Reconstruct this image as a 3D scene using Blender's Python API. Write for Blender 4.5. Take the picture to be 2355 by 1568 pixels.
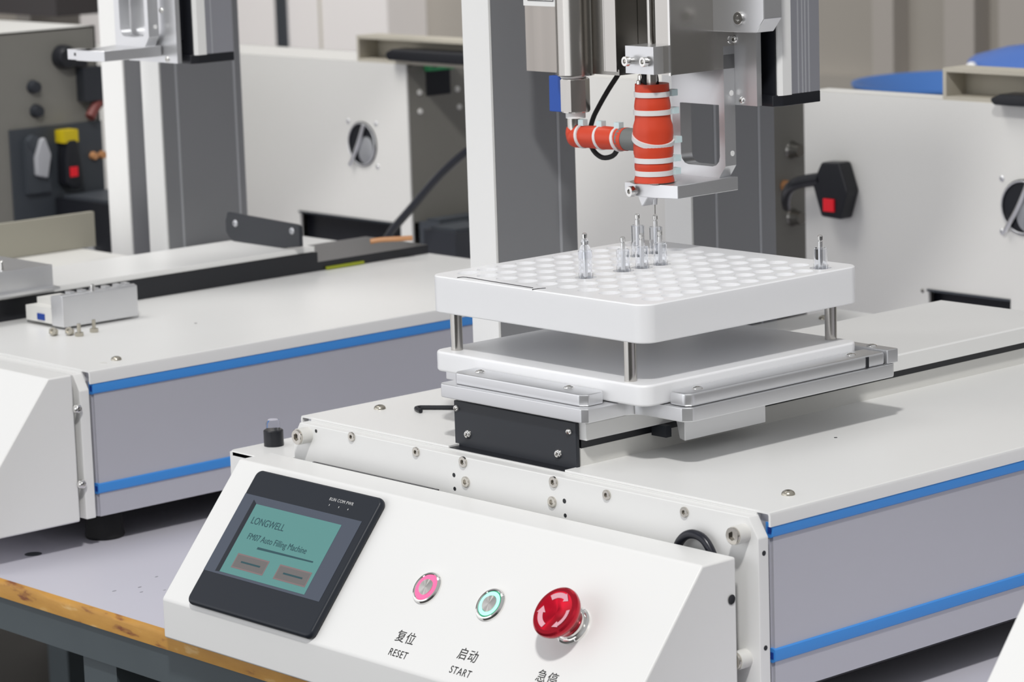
import bpy, bmesh, math, random
from mathutils import Vector, Matrix
random.seed(7)
K = 0.001            # all part coordinates below are in millimetres
ZO = 884.0           # floor is z = 0; the machines' cover tops are at 884 mm
PI = math.pi
for o in list(bpy.data.objects): bpy.data.objects.remove(o)
SC = bpy.context.scene; COL = SC.collection
def W3(x, y, z): return Vector((x*K, y*K, (z+ZO)*K))
def lin(r, g, b):
    f = lambda c: (c/255/12.92) if c/255 <= 0.04045 else ((c/255+0.055)/1.055)**2.4
    return (f(r), f(g), f(b), 1)

# ------------------------------------------------------------------ camera
cd = bpy.data.cameras.new('camera'); cam = bpy.data.objects.new('camera', cd); COL.objects.link(cam)
cd.sensor_width = 36; cd.lens = 36*6905/2355; cd.clip_start = 0.05; cd.clip_end = 60
R = Vector((0.66866303, 0.74287036, -0.03214635)); U = Vector((-0.10992229, 0.14151462, 0.98381436)); F = Vector((-0.73539571, 0.65430669, -0.1762836))
M = Matrix((R, U, -F)).transposed().to_4x4(); M.translation = W3(1144.383, -1204.537, 398.724)
cam.matrix_world = M
cd.dof.use_dof = True; cd.dof.focus_distance = 1.87; cd.dof.aperture_fstop = 18
SC.camera = cam

# ------------------------------------------------------------------ world, lamps, exposure
SC.view_settings.view_transform = 'Standard'; SC.view_settings.look = 'None'
SC.view_settings.gamma = 1; SC.view_settings.use_curve_mapping = False; SC.view_settings.exposure = -0.34
wd = bpy.data.worlds.new('world'); SC.world = wd; wd.use_nodes = True
nt = wd.node_tree; bg = nt.nodes['Background']
tc = nt.nodes.new('ShaderNodeTexCoord'); sx = nt.nodes.new('ShaderNodeSeparateXYZ'); mr = nt.nodes.new('ShaderNodeMapRange'); cr = nt.nodes.new('ShaderNodeValToRGB')
nt.links.new(tc.outputs['Generated'], sx.inputs[0]); nt.links.new(sx.outputs['Z'], mr.inputs['Value'])
mr.inputs['From Min'].default_value = -1; mr.inputs['From Max'].default_value = 1
nt.links.new(mr.outputs[0], cr.inputs[0]); nt.links.new(cr.outputs[0], bg.inputs['Color'])
e = cr.color_ramp.elements
e[0].position = 0.42; e[0].color = (0.10, 0.10, 0.102, 1)
q_ = e.new(0.52); q_.color = (0.48, 0.47, 0.46, 1); e = cr.color_ramp.elements
e[2].position = 0.66; e[2].color = (0.86, 0.87, 0.89, 1)
bg.inputs['Strength'].default_value = 0.68
def area(name, loc, target, size, power, color=(1, 1, 1), sy=None):
    ld = bpy.data.lights.new(name, 'AREA'); ld.energy = power; ld.color = color
    ld.shape = 'RECTANGLE' if sy else 'DISK'; ld.size = size
    if sy: ld.size_y = sy
    o = bpy.data.objects.new(name, ld); COL.objects.link(o); o.location = W3(*loc)
    o.rotation_euler = (W3(*target)-W3(*loc)).to_track_quat('-Z', 'Y').to_euler()
    return o
area('ceiling_lamp', (1000, -1250, 2250), (-250, 60, 0), 0.22, 62, (1.0, 0.985, 0.96))
area('front_fill_light', (-500, -3400, 450), (-350, 100, 100), 2.4, 30, (0.95, 0.97, 1.0), 2.4)  # unseen fill lamp added to brighten the front faces
area('left_fill_light', (-2900, -2150, 150), (-350, 150, 100), 3.9, 42, (0.97, 0.97, 1.0), 2.9)  # added fill, gives front metal faces something bright to reflect
bl0 = area('rear_fill_light', (-1500, -300, 2500), (-1500, 1500, 0), 1.3, 15, (1.0, 0.98, 0.95)); bl0.data.spread = math.radians(75)  # added fill, lifts the background cabinet fronts
bl1 = area('far_fill_light', (-2900, 1300, 2400), (-3700, 2500, 100), 1.2, 13, (1.0, 0.98, 0.96)); bl1.data.spread = math.radians(70)  # added fill, brightens the tall cabinet far behind

# ------------------------------------------------------------------ materials
def mat(name, col, rough=0.5, metal=0.0, spec=0.5, noise=0.0, nscale=30, emit=None, es=1.0, trans=0, ior=1.45, sss=0, coat=0, bump=0, aniso=None):
    m = bpy.data.materials.new(name); m.use_nodes = True; n = m.node_tree; b = n.nodes['Principled BSDF']
    if isinstance(col[0], int) or col[0] > 1.0: col = lin(*col[:3])
    col = tuple(col[:3])+(1,)
    b.inputs['Base Color'].default_value = col; b.inputs['Roughness'].default_value = rough; b.inputs['Metallic'].default_value = metal
    b.inputs['Specular IOR Level'].default_value = spec; b.inputs['IOR'].default_value = ior
    b.inputs['Transmission Weight'].default_value = trans; b.inputs['Coat Weight'].default_value = coat
    if sss:
        b.inputs['Subsurface Weight'].default_value = sss; b.inputs['Subsurface Radius'].default_value = (1, 1, 1); b.inputs['Subsurface Scale'].default_value = 0.004
    if emit: b.inputs['Emission Color'].default_value = tuple(emit[:3])+(1,); b.inputs['Emission Strength'].default_value = es
    if noise or bump or aniso:
        t = n.nodes.new('ShaderNodeTexCoord'); mp = n.nodes.new('ShaderNodeMapping'); nz = n.nodes.new('ShaderNodeTexNoise')
        nz.inputs['Scale'].default_value = nscale; nz.inputs['Detail'].default_value = 3
        if aniso: mp.inputs['Scale'].default_value = aniso
        n.links.new(t.outputs['Object'], mp.inputs[0]); n.links.new(mp.outputs[0], nz.inputs['Vector'])
        if noise:
            mx = n.nodes.new('ShaderNodeMix'); mx.data_type = 'RGBA'
            mx.inputs['A'].default_value = tuple(max(0, c*(1-noise)) for c in col[:3])+(1,); mx.inputs['B'].default_value = tuple(min(1, c*(1+noise)) for c in col[:3])+(1,)
            n.links.new(nz.outputs['Fac'], mx.inputs['Factor']); n.links.new(mx.outputs['Result'], b.inputs['Base Color'])
        if bump:
            bp = n.nodes.new('ShaderNodeBump'); bp.inputs['Strength'].default_value = bump; bp.inputs['Distance'].default_value = 0.0005
            n.links.new(nz.outputs['Fac'], bp.inputs['Height']); n.links.new(bp.outputs[0], b.inputs['Normal'])
    return m
white = mat('white_powder_coat', (0.80, 0.80, 0.79), 0.34, noise=0.015, nscale=12)
white2 = mat('white_painted_steel', (0.70, 0.695, 0.67), 0.45, noise=0.02, nscale=5)
alu = mat('anodised_aluminium', (0.54, 0.54, 0.59), 0.42, 0.3, noise=0.05, nscale=3)
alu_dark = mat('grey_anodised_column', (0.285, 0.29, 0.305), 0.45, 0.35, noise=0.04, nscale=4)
alu_slide = mat('slide_aluminium', (0.34, 0.345, 0.38), 0.4, 0.4)
alu_col2 = mat('satin_silver_strip', (0.50, 0.51, 0.54), 0.4, 0.4)
silver = mat('machined_silver', (0.74, 0.745, 0.76), 0.32, 0.86, noise=0.03, nscale=20)
steel = mat('brushed_stainless', (0.58, 0.56, 0.53), 0.22, 1.0, noise=0.05, nscale=40, aniso=(1, 1, 0.04))
chrome = mat('polished_chrome', (0.82, 0.81, 0.79), 0.09, 1.0)
satin = mat('steel_painted_reflections', (0.40, 0.37, 0.34), 0.3, 1.0, noise=0.25, nscale=60, aniso=(1, 1, 0.03))  # reflected brown tone and vertical streaks painted into the steel colour
darksteel = mat('dark_stainless', (0.33, 0.32, 0.30), 0.26, 1.0)
blue = mat('blue_plastic_strip', (0.055, 0.275, 0.72), 0.38)
def spun(name, col, rough, metal=1.0):
    m = mat(name, col, rough, metal); n = m.node_tree; b = n.nodes['Principled BSDF']
    t = n.nodes.new('ShaderNodeTangent'); t.direction_type = 'RADIAL'; t.axis = 'Z'
    b.inputs['Anisotropic'].default_value = 0.93; n.links.new(t.outputs[0], b.inputs['Tangent']); return m
spun_steel = spun('spun_steel', (0.72, 0.70, 0.67), 0.30)
spun_red = spun('spun_red_metal', (0.72, 0.012, 0.035), 0.26, 0.95)
tipm = mat('bright_metal_post', (0.88, 0.88, 0.88), 0.22, 0.92)
bluein = mat('blue_strip_slot', (0.01, 0.05, 0.30), 0.5)
black = mat('black_anodised_plate', (0.022, 0.025, 0.032), 0.42)
blackp = mat('black_plastic', (0.012, 0.013, 0.017), 0.32)
rubber = mat('black_rubber', (0.01, 0.01, 0.011), 0.7)
cablem = mat('black_cable_jacket', (0.008, 0.009, 0.016), 0.3)
pom = mat('milky_white_plastic', (0.83, 0.835, 0.85), 0.32, sss=0.35)
holem = mat('milky_hole_wall', (0.88, 0.88, 0.89), 0.5, sss=0.4)
red = mat('orange_red_silicone', (0.60, 0.055, 0.02), 0.4, spec=0.45, bump=0.25, nscale=60)
tiem = mat('milky_cable_tie', (0.72, 0.70, 0.70), 0.4)
tieh = mat('pale_tie_head', (0.60, 0.74, 0.76), 0.35)
greyhose = mat('grey_tube', (0.16, 0.17, 0.165), 0.45)
teflon = mat('white_teflon', (0.82, 0.82, 0.81), 0.4)
bluev = mat('blue_vinyl_grip', (0.012, 0.075, 0.38), 0.4)
glass = mat('clear_glass', (0.97, 0.98, 1.0), 0.02, trans=1.0, ior=1.09)
cabside = mat('darkened_grey_side', (0.20, 0.195, 0.175), 0.55, noise=0.03, nscale=4)  # cabinet sides darkened by colour against their white fronts
bezel = mat('charcoal_bezel', (0.020, 0.024, 0.032), 0.38, spec=0.3)
bezel2 = mat('slate_screen_border', (0.075, 0.088, 0.118), 0.4, spec=0.3)
lcd = mat('lcd_teal', (0.05, 0.13, 0.125), 0.25, emit=(0.115, 0.30, 0.285), es=0.62, noise=0.05, nscale=20)
lcdtxt = mat('lcd_ink', (0.02, 0.07, 0.085), 0.4)
lcdpink = mat('lcd_pink', (0.12, 0.10, 0.10), 0.4, emit=(0.24, 0.14, 0.145), es=0.5)
lcdpink2 = mat('lcd_brown', (0.08, 0.08, 0.08), 0.4, emit=(0.17, 0.145, 0.14), es=0.5)
ink = mat('black_ink', (0.01, 0.01, 0.01), 0.5)
inkw = mat('white_ink', (0.55, 0.55, 0.55), 0.5)
pink = mat('lit_pink_ring', (0.80, 0.12, 0.28), 0.4, emit=(1.0, 0.17, 0.36), es=0.55)
green = mat('lit_green_ring', (0.3, 0.8, 0.6), 0.4, emit=(0.50, 1.0, 0.76), es=0.75)
greene = mat('green_ring_edge', (0.02, 0.34, 0.18), 0.4)
redm = mat('red_anodised', (0.50, 0.012, 0.03), 0.2, 0.75)
engr = mat('engraved_arrow', (0.72, 0.36, 0.42), 0.4)
nickel = mat('dark_nickel', (0.62, 0.59, 0.54), 0.16, 1.0)
brass = mat('nickel_brass', (0.50, 0.47, 0.40), 0.25, 0.9)
lamin = mat('white_laminate', (0.60, 0.59, 0.66), 0.42, noise=0.03, nscale=8)
steelf = mat('painted_grey_steel', (0.072, 0.090, 0.10), 0.5, noise=0.15, nscale=14)
beige = mat('beige_plastic', (0.47, 0.44, 0.37), 0.55)
beige_d = mat('grey_beige_panel', (0.34, 0.325, 0.27), 0.6)
wallm = mat('taupe_wall', (0.36, 0.335, 0.30), 0.8, noise=0.04, nscale=1.2)
floorm = mat('dark_floor', (0.035, 0.034, 0.032), 0.6, noise=0.25, nscale=2)
cabw = mat('white_cabinet_paint', (0.86, 0.83, 0.82), 0.6)
greenp = mat('green_plastic', (0.05, 0.36, 0.14), 0.5)
bluebag = mat('blue_plastic_film', (0.06, 0.14, 0.42), 0.3, bump=0.5, nscale=10)
bluetub = mat('blue_tub_plastic', (0.05, 0.15, 0.42), 0.4)
yellow = mat('yellow_plastic', (0.60, 0.46, 0.01), 0.5)
redsw = mat('red_rocker', (0.62, 0.01, 0.02), 0.4, emit=(0.6, 0.01, 0.02), es=0.25)
slate = mat('slate_panel', (0.045, 0.052, 0.062), 0.5)
copper = mat('copper_end', (0.55, 0.27, 0.12), 0.4)
fanm = mat('fan_grey', (0.36, 0.37, 0.39), 0.3, 0.3)
boardg = mat('board_green', (0.30, 0.34, 0.02), 0.6)
def edge_material():
    m = mat('worn_orange_edge', (0.52, 0.26, 0.05), 0.5); n = m.node_tree; b = n.nodes['Principled BSDF']
    t = n.nodes.new('ShaderNodeTexCoord'); z = n.nodes.new('ShaderNodeTexNoise'); z.inputs['Scale'].default_value = 55; z.inputs['Detail'].default_value = 4
    mp = n.nodes.new('ShaderNodeMapping'); mp.inputs['Scale'].default_value = (0.55, 1, 2.2)
    r = n.nodes.new('ShaderNodeValToRGB'); n.links.new(t.outputs['Object'], mp.inputs[0]); n.links.new(mp.outputs[0], z.inputs['Vector']); n.links.new(z.outputs['Fac'], r.inputs[0]); n.links.new(r.outputs[0], b.inputs['Base Color'])
    r.color_ramp.elements[0].position = 0.33; r.color_ramp.elements[0].color = (0.22, 0.07, 0.02, 1)
    r.color_ramp.elements[1].position = 0.42; r.color_ramp.elements[1].color = (0.50, 0.25, 0.045, 1)
    q = r.color_ramp.elements.new(0.62); q.color = (0.56, 0.29, 0.055, 1); q = r.color_ramp.elements.new(0.70); q.color = (0.66, 0.42, 0.16, 1)
    return m
edgem = edge_material()

# ------------------------------------------------------------------ mesh helpers
def frame(axis):
    a = Vector(axis).normalized(); t = Vector((0, 0, 1)) if abs(a.z) < 0.9 else Vector((1, 0, 0))
    x = t.cross(a).normalized(); y = a.cross(x); return x, y, a
class MB:
    def __init__(s): s.bm = bmesh.new()
    def _merge(s, t, b=0, seg=2, sharp=None):
        if b:
            es = [e for e in t.edges if len(e.link_faces) == 2 and e.calc_face_angle(0) > 0.5] if sharp is None else sharp
            bmesh.ops.bevel(t, geom=es, offset=b, segments=seg, profile=0.5, affect='EDGES', clamp_overlap=True)
        me = bpy.data.meshes.new('t'); t.to_mesh(me); t.free(); s.bm.from_mesh(me); bpy.data.meshes.remove(me); return s
    def box(s, x0, x1, y0, y1, z0, z1, b=0, seg=2):
        t = bmesh.new(); vs = [t.verts.new((x, y, z)) for z in (z0, z1) for x, y in ((x0, y0), (x1, y0), (x1, y1), (x0, y1))]
        for f in ((3, 2, 1, 0), (4, 5, 6, 7), (0, 1, 5, 4), (1, 2, 6, 5), (2, 3, 7, 6), (3, 0, 4, 7)): t.faces.new([vs[i] for i in f])
        return s._merge(t, b, seg)
    def prism(s, pts, axis, a0, a1, b=0, seg=2, M=None):
        # pts: 2d polygon; axis 'x' -> (y,z), 'y' -> (x,z), 'z' -> (x,y)
        t = bmesh.new()
        f = {'x': lambda p, a: (a, p[0], p[1]), 'y': lambda p, a: (p[0], a, p[1]), 'z': lambda p, a: (p[0], p[1], a)}[axis]
        A = [t.verts.new(f(p, a0)) for p in pts]; B = [t.verts.new(f(p, a1)) for p in pts]
        t.faces.new(A); t.faces.new(B[::-1]); n = len(pts)
        for i in range(n): t.faces.new([A[i], B[i], B[(i+1) % n], A[(i+1) % n]])
        bmesh.ops.recalc_face_normals(t, faces=t.faces)
        if M is not None: bmesh.ops.transform(t, matrix=M, verts=t.verts)
        return s._merge(t, b, seg)
    def ring_prism(s, outer, inner, axis, a0, a1):
        # frame: outer and inner polygons with equal vertex counts
        t = bmesh.new(); f = {'x': lambda p, a: (a, p[0], p[1]), 'y': lambda p, a: (p[0], a, p[1]), 'z': lambda p, a: (p[0], p[1], a)}[axis]
        L = [[t.verts.new(f(p, a)) for p in P] for P in (outer, inner) for a in (a0, a1)]
        O0, O1, I0, I1 = L; n = len(outer)
        for i in range(n):
            j = (i+1) % n
            t.faces.new([O0[i], O0[j], I0[j], I0[i]]); t.faces.new([O1[j], O1[i], I1[i], I1[j]])
            t.faces.new([O0[j], O0[i], O1[i], O1[j]]); t.faces.new([I0[i], I0[j], I1[j], I1[i]])
        bmesh.ops.recalc_face_normals(t, faces=t.faces)
        return s._merge(t)
    def lathe(s, prof, org, axis=(0, 0, 1), n=24, sc=(1, 1)):
        x, y, a = frame(axis); o = Vector(org); t = bmesh.new(); rings = []
        for p in prof:
            r, h = p[0], p[1]; hexf = len(p) > 2
            if r < 1e-6: rings.append([t.verts.new(o+a*h)]); continue
            vs = []
            for k in range(n):
                th = 2*PI*k/n; rr = r
                if hexf: rr = r*math.cos(PI/6)/math.cos(((th+PI/6) % (PI/3))-PI/6)
                vs.append(t.verts.new(o+x*(rr*math.cos(th)*sc[0])+y*(rr*math.sin(th)*sc[1])+a*h))
            rings.append(vs)
        for A, B in zip(rings, rings[1:]):
            for k in range(n):
                j = (k+1) % n
                if len(A) == 1 and len(B) == 1: continue
                if len(A) == 1: t.faces.new([A[0], B[j], B[k]])
                elif len(B) == 1: t.faces.new([A[k], A[j], B[0]])
                else: t.faces.new([A[k], A[j], B[j], B[k]])
        return s._merge(t)
    def tube(s, pts, r, n=12, closed=False, smooth=4, cap=True):
        P = [Vector(p) for p in pts]
        if smooth and len(P) > 2:
            Q = []; m = len(P)
            for i in range(m-1):
                p0, p1, p2, p3 = P[max(i-1, 0)], P[i], P[i+1], P[min(i+2, m-1)]
                for k in range(smooth):
                    u = k/smooth; Q.append(0.5*((2*p1)+(p2-p0)*u+(2*p0-5*p1+4*p2-p3)*u*u+(3*p1-p0-3*p2+p3)*u**3))
            Q.append(P[-1]); P = Q
        t = bmesh.new(); rings = []; up = None
        for i, p in enumerate(P):
            d = (P[min(i+1, len(P)-1)]-P[max(i-1, 0)]).normalized()
            if up is None: x, y, _ = frame(d)
            else: x = (up-d*up.dot(d)).normalized(); y = d.cross(x)
            up = x; rr = r(i/(len(P)-1)) if callable(r) else r
            rings.append([t.verts.new(p+x*(rr*math.cos(2*PI*k/n))+y*(rr*math.sin(2*PI*k/n))) for k in range(n)])
        for A, B in zip(rings, rings[1:]):
            for k in range(n): t.faces.new([A[k], A[(k+1) % n], B[(k+1) % n], B[k]])
        if cap: t.faces.new(rings[0][::-1]); t.faces.new(rings[-1])
        return s._merge(t)
    def bolt(s, org, axis, R, H, ri=None, dome=False):
        ri = ri or R*0.55
        pr = [(R, 0)] + ([(R*0.97, H*0.35), (R*0.82, H*0.72), (ri+0.15*R, H*0.97)] if dome else [(R, H*0.88), (R*0.94, H)])
        pr += [(ri, H, 1), (ri*0.96, H*0.12, 1), (0, H*0.12)]
        return s.lathe(pr, org, axis, 24)
BASE = Vector((0, 0, 0))
def props(o, label=None, cat=None, group=None, kind=None):
    if label: o['label'] = label
    if cat: o['category'] = cat
    if group: o['group'] = group
    if kind: o['kind'] = kind
    return o
def thing(name, base, label, cat, group=None):
    global BASE
    o = bpy.data.objects.new(name, None); COL.objects.link(o); o.empty_display_size = 0.02
    BASE = Vector(base); o.location = W3(*base); return props(o, label, cat, group)
def part(name, mb, m, parent, label=None, ang=32):
    me = bpy.data.meshes.new(name)
    bmesh.ops.translate(mb.bm, verts=mb.bm.verts, vec=-BASE); bmesh.ops.scale(mb.bm, verts=mb.bm.verts, vec=(K, K, K))
    mb.bm.to_mesh(me); mb.bm.free(); me.materials.append(m)
    me.polygons.foreach_set('use_smooth', [True]*len(me.polygons)); me.set_sharp_from_angle(angle=math.radians(ang))
    o = bpy.data.objects.new(name, me); COL.objects.link(o)
    wn = o.modifiers.new('weighted_normals', 'WEIGHTED_NORMAL'); wn.keep_sharp = True; wn.weight = 80
    if parent is not None: o.parent = parent
    if label: o['label'] = label
    return o
def part_local(name, mb, m, parent, org, normal, label=None):
    global BASE
    keep = BASE; BASE = Vector((0, 0, 0)); o = part(name, mb, m, parent, label); BASE = keep
    x, y, a = frame(normal); rot = Matrix((x, y, a)).transposed().to_4x4()
    o.matrix_local = Matrix.Translation((Vector(org)-BASE)*K) @ rot
    return o
def single(name, mb, m, base, label, cat, group=None, kind=None):
    global BASE
    BASE = Vector(base); o = part(name, mb, m, None); o.location = W3(*base); return props(o, label, cat, group, kind)
def struct(name, mb, m): return single(name, mb, m, (0, 0, -ZO), None, None, kind='structure')
def copy_tree(o, d, label=None, group=None, keep=None):
    c = o.copy(); COL.objects.link(c); c.location = o.location+Vector(d)*K
    if label: c['label'] = label
    if group: c['group'] = group
    for ch in [q for q in bpy.data.objects if q.parent == o]:
        if keep and not keep(ch): continue
        k = ch.copy(); COL.objects.link(k); k.parent = c
        for g in [q for q in bpy.data.objects if q.parent == ch]:
            gg = g.copy(); COL.objects.link(gg); gg.parent = k
    return c
def text_mb(body, size, origin, xd, yd, thick=0.15, align='CENTER', shear=0, spacing=1.0, sx=1.0):
    cu = bpy.data.curves.new('lt', 'FONT'); cu.body = body; cu.size = size; cu.extrude = thick/2; cu.align_x = align; cu.align_y = 'CENTER'; cu.space_character = spacing; cu.shear = shear
    ob = bpy.data.objects.new('lt', cu); COL.objects.link(ob)
    me = bpy.data.meshes.new_from_object(ob.evaluated_get(bpy.context.evaluated_depsgraph_get()))
    bpy.data.objects.remove(ob); bpy.data.curves.remove(cu)
    x = Vector(xd).normalized(); y = Vector(yd).normalized(); z = x.cross(y)
    Mx = Matrix((x*sx, y, z)).transposed().to_4x4(); Mx.translation = Vector(origin)
    me.transform(Mx); mb = MB(); mb.bm.from_mesh(me); bpy.data.meshes.remove(me); return mb
def rrect(x0, x1, y0, y1, r, n=5):
    P = []
    for cx, cy, a in ((x1-r, y1-r, 0), (x0+r, y1-r, 90), (x0+r, y0+r, 180), (x1-r, y0+r, 270)):
        for k in range(n+1):
            t = math.radians(a+90*k/n); P.append((cx+r*math.cos(t), cy+r*math.sin(t)))
    return P

# ------------------------------------------------------------------ room
trimm = mat('pale_taupe_trim', (0.42, 0.39, 0.36), 0.8)
struct('floor', MB().box(-4600, 3500, -3600, 2700, -ZO-40, -ZO), floorm)
struct('wall_back', MB().box(-4600, 600, 2600, 2680, -ZO, 1900), wallm)
struct('wall_left', MB().box(-4680, -4600, -1500, 2680, -ZO, 1900), wallm)
for i, (a, b_, m_) in enumerate(((-2166, -2120, trimm), (-2012, -1950, trimm), (-1900, -1840, trimm))):
    struct('trim_%d' % (i+1), MB().box(a, b_, 2560, 2600, -ZO, 1900, 4), m_)
struct('trim_4', MB().box(-2400, -1700, 2570, 2600, -140, -70, 4), wallm)

# ------------------------------------------------------------------ benches
TZ = -134
t = thing('workbench', (-600, 250, -ZO), 'front workbench with white laminate top and worn orange wooden edge', 'table')
part('bench_top', MB().box(-1750, 1100, -97.5, 640, TZ-9, TZ, 0.6, 1), lamin, t)
eb = MB(); P = [-1750.0]
while P[-1] < 1100: P.append(P[-1]+random.uniform(5, 22))
tb = bmesh.new(); prev = None; rows = []
for x in P:
    chip = random.choice([0, 0, 0, 0.4, 1.2, 1.8]); rows.append([tb.verts.new(v) for v in ((x, -97.5, TZ+0.4), (x, -100.5+chip*0.5, TZ+0.3-chip), (x, -101.5, TZ-3), (x, -101.5, TZ-12), (x, -97.5, TZ-12.5))])
for A, B in zip(rows, rows[1:]):
    for k in range(5): tb.faces.new([A[k], B[k], B[(k+1) % 5], A[(k+1) % 5]])
bmesh.ops.recalc_face_normals(tb, faces=tb.faces); eb._merge(tb)
part('edge_band', eb, edgem, t, 'worn orange wooden edge with chipped paint')
fr = MB(); fr.box(-1750, 1100, -99, -59, TZ-37, TZ-12.5, 1); part('front_rail', fr, steelf, t, 'grey painted steel front rail')
fr = MB(); fr.box(-1750, 1100, 600, 640, TZ-37, TZ-9, 1); part('back_rail', fr, steelf, t)
for x in (-1700, -560, 1050):
    for y in (-95, 600): part('leg', MB().box(x, x+40, y, y+40, -ZO, TZ-37, 1), steelf, t)
for x, y, r1, r2 in ((-700, -42, 6.5, 5), (-712, -68, 3.4, 0.7), (-560, -45, 1.6, .4), (-548, -52, 1.4, .4), (-565, -63, 1.8, .4), (-540, -38, 1.2, .3), (-520, -40, 4, .3), (-575, -20, 1.4, .4)):
    part('stain', MB().lathe([(r1, 0), (r1, 0.12), (0, 0.12)], (x, y, TZ), (0, 0, 1), 14, (1, r2/r1 if r1 < 6 else 1)), slate, t, 'small dark stain')
t = thing('workbench', (-900, 1200, -ZO), 'rear workbench carrying the row of white control cabinets', 'table')
part('bench_top', MB().box(-2700, 200, 560+100, 1300, TZ-22, TZ-0.5, 1), lamin, t)
for x in (-2650, -1200, 150):
    for y in (670, 1240): part('leg', MB().box(x, x+40, y, y+40, -ZO, TZ-22, 1), steelf, t)

# ------------------------------------------------------------------ filling machine base
def blue_strip(z0, z1, x, y0, y1):
    mb = MB(); mb.prism([(x-5, z0), (x-1.2, z0), (x+0.6, z0+1.2), (x+1.0, (z0+z1)/2), (x+0.6, z1-0.8), (x-1.2, z1), (x-5, z1)], 'y', y0, y1); return mb
def machine_base(ox, full=True, label=''):
    t = thing('filling_machine_base', (ox-210, 260, TZ), label, 'machine')
    x1 = 5+ox; x0 = -421+ox; L = 530
    FB, S1, S2a, S2b, BB = (-8.6, -15.7, -80.5, -89.0, -107.8) if full else (-9.8, -18.2, -84.9, -93.1, -110)
    b = MB().box(x0+2, x1-3, 2, L-2, BB, -1.6); part('body', b, alu, t, 'grey anodised aluminium side')
    b = MB(); part('side_panel', b.box(x1-3, x1-0.8, 3, L-3, S2a-.5, S1+.8), alu, t); part('side_panel', MB().box(x1-3, x1-0.8, 3, L-3, BB, S2b+.8), alu, t); part('side_panel', MB().box(x0-0.5, x0+2, 3, L-3, BB, -9), alu, t)
    for z0, z1 in ((S1, S1+9), (S2b, S2a)):
        s = part('blue_strip', blue_strip(z0, z1, x1, 1.5, L-3), blue, t, 'blue plastic strip along the side')
        part('strip_slot', MB().box(x1-3.4, x1-0.6, 1.2, 2.2, (z0+z1)/2-1.9, (z0+z1)/2+1.9, 0.5, 1), bluein, s)
    # top covers, right and left, with folded flange
    sl, sr = (-272, -164) if full else (-300, -235)
    part('slot_floor', MB().box(sl+ox-2, sr+ox+2, 0, L-4, -1.6, -1.1), blackp, t); part('inner_lip', MB().box(x0+9, x1-9, -1.4, 2.4, -9, -1.5), white, t)
    def cover(a, b_, fl):
        q = MB(); r = 2.2
        if fl > 0: pts = [(a, -1.4), (a, 0), (b_-r, 0), (b_-r*0.3, -0.5), (b_, -r), (b_, FB), (b_-1.6, FB), (b_-1.6, -r), (b_-r, -1.4)]
        else: pts = [(b_, -1.4), (b_, 0), (a+r, 0), (a+r*0.3, -0.5), (a, -r), (a, FB), (a+1.6, FB), (a+1.6, -r), (a+r, -1.4)]
        q.prism(pts, 'y', -0.9, L); return q
    c1 = cover(sr+ox, x1+1.2, 1); c2 = cover(x0-2.5, sl+ox, -1)
    cv1 = part('top_cover', c1, white, t); cv2 = part('top_cover', c2, white, t)
    for cv, x, y in ((cv1, -16.4, 38.2), (cv2, -398, 46.7), (cv1, -16.4, 490), (cv2, -398, 490)):
        part('screw', MB().bolt((x+ox, y, 0), (0, 0, 1), 4.1, 2.6, 1.6, True), brass, cv)
    part('screw_hole', MB().lathe([(1.1, 0), (1.1, 0.15), (0, 0.15)], (-100+ox, 172, 0), (0, 0, 1), 12), blackp, cv1)
    # end plate
    y0, y1 = -10, -1.5
    pts = [(x0, BB), (x1, BB), (x1, -14), (x1-7.5, -2.2), (x0+7.5, -2.2), (x0, -14)]
    ep = part('end_plate', MB().prism(pts, 'y', y0, y1, 0.8, 2), white, t)
    if full:
        for x, z in ((-358, -7.5), (-293, -8.5), (-117.8, -10), (-52.9, -10.4)):
            part('screw', MB().bolt((x+ox, y0-0.05, z+3.2), (0, -1, 0), 3.1, 1.2, 1.5), nickel, ep)
        for x, z in ((-247.5, -10), (-245.6, -22.5), (-164.2, -10.5), (-166, -23.2)):
            part('screw', MB().bolt((x+ox, y0+0.05, z+4.6), (0, -1, 0), 3.5, 1.3, 1.8), nickel, ep)
        hs = MB()
        for x, z, r_ in ((-257.1, -15.2, 1.4), (-155.4, -16.4, 1.5), (-256.8, -24.0, 1.3), (-155, -25.3, 1.3), (-395.9, -5.7, 1.2)):
            hs.lathe([(r_, 0), (r_, 0.12), (0, 0.12)], (x+ox, y0, z), (0, -1, 0), 16)
        for z in (-22.9, -78.3): hs.lathe([(1.5, 0), (1.5, 0.15), (0, 0.15)], (x1, -5.6, z), (1, 0, 0), 16)
        part('screw_hole', hs, blackp, ep)
        for x, z in ((-6, -12.1), (-405, -9.4), (-6.5, -85.4)):
            sh = part('spacer', MB().lathe([(5.5, 0), (5.5, 8.2), (0, 8.2)], (x+ox, y0, z), (0, -1, 0), 28), white2, ep, 'off-white round spacer')
            part('socket_bolt', MB().bolt((x+ox, y0-8.2, z), (0, -1, 0), 5.0, 1.8, 2.8), nickel, ep)
    part('bottom_plate', MB().box(x0+6, x1-8, 8, L-8, -112, BB), blackp, t)
    for x, y in ((-25, 25), (-395, 25), (-25, L-40), (-395, L-40)):
        part('foot', MB().lathe([(14, -22), (15, -20), (13, -3), (11, 0), (0, 0)], (x+ox, y, -112), (0, 0, 1), 28), rubber, t, 'black rubber foot')
    return t
mach = machine_base(0, True, 'front filling machine base with the milky fixture on it')
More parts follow.
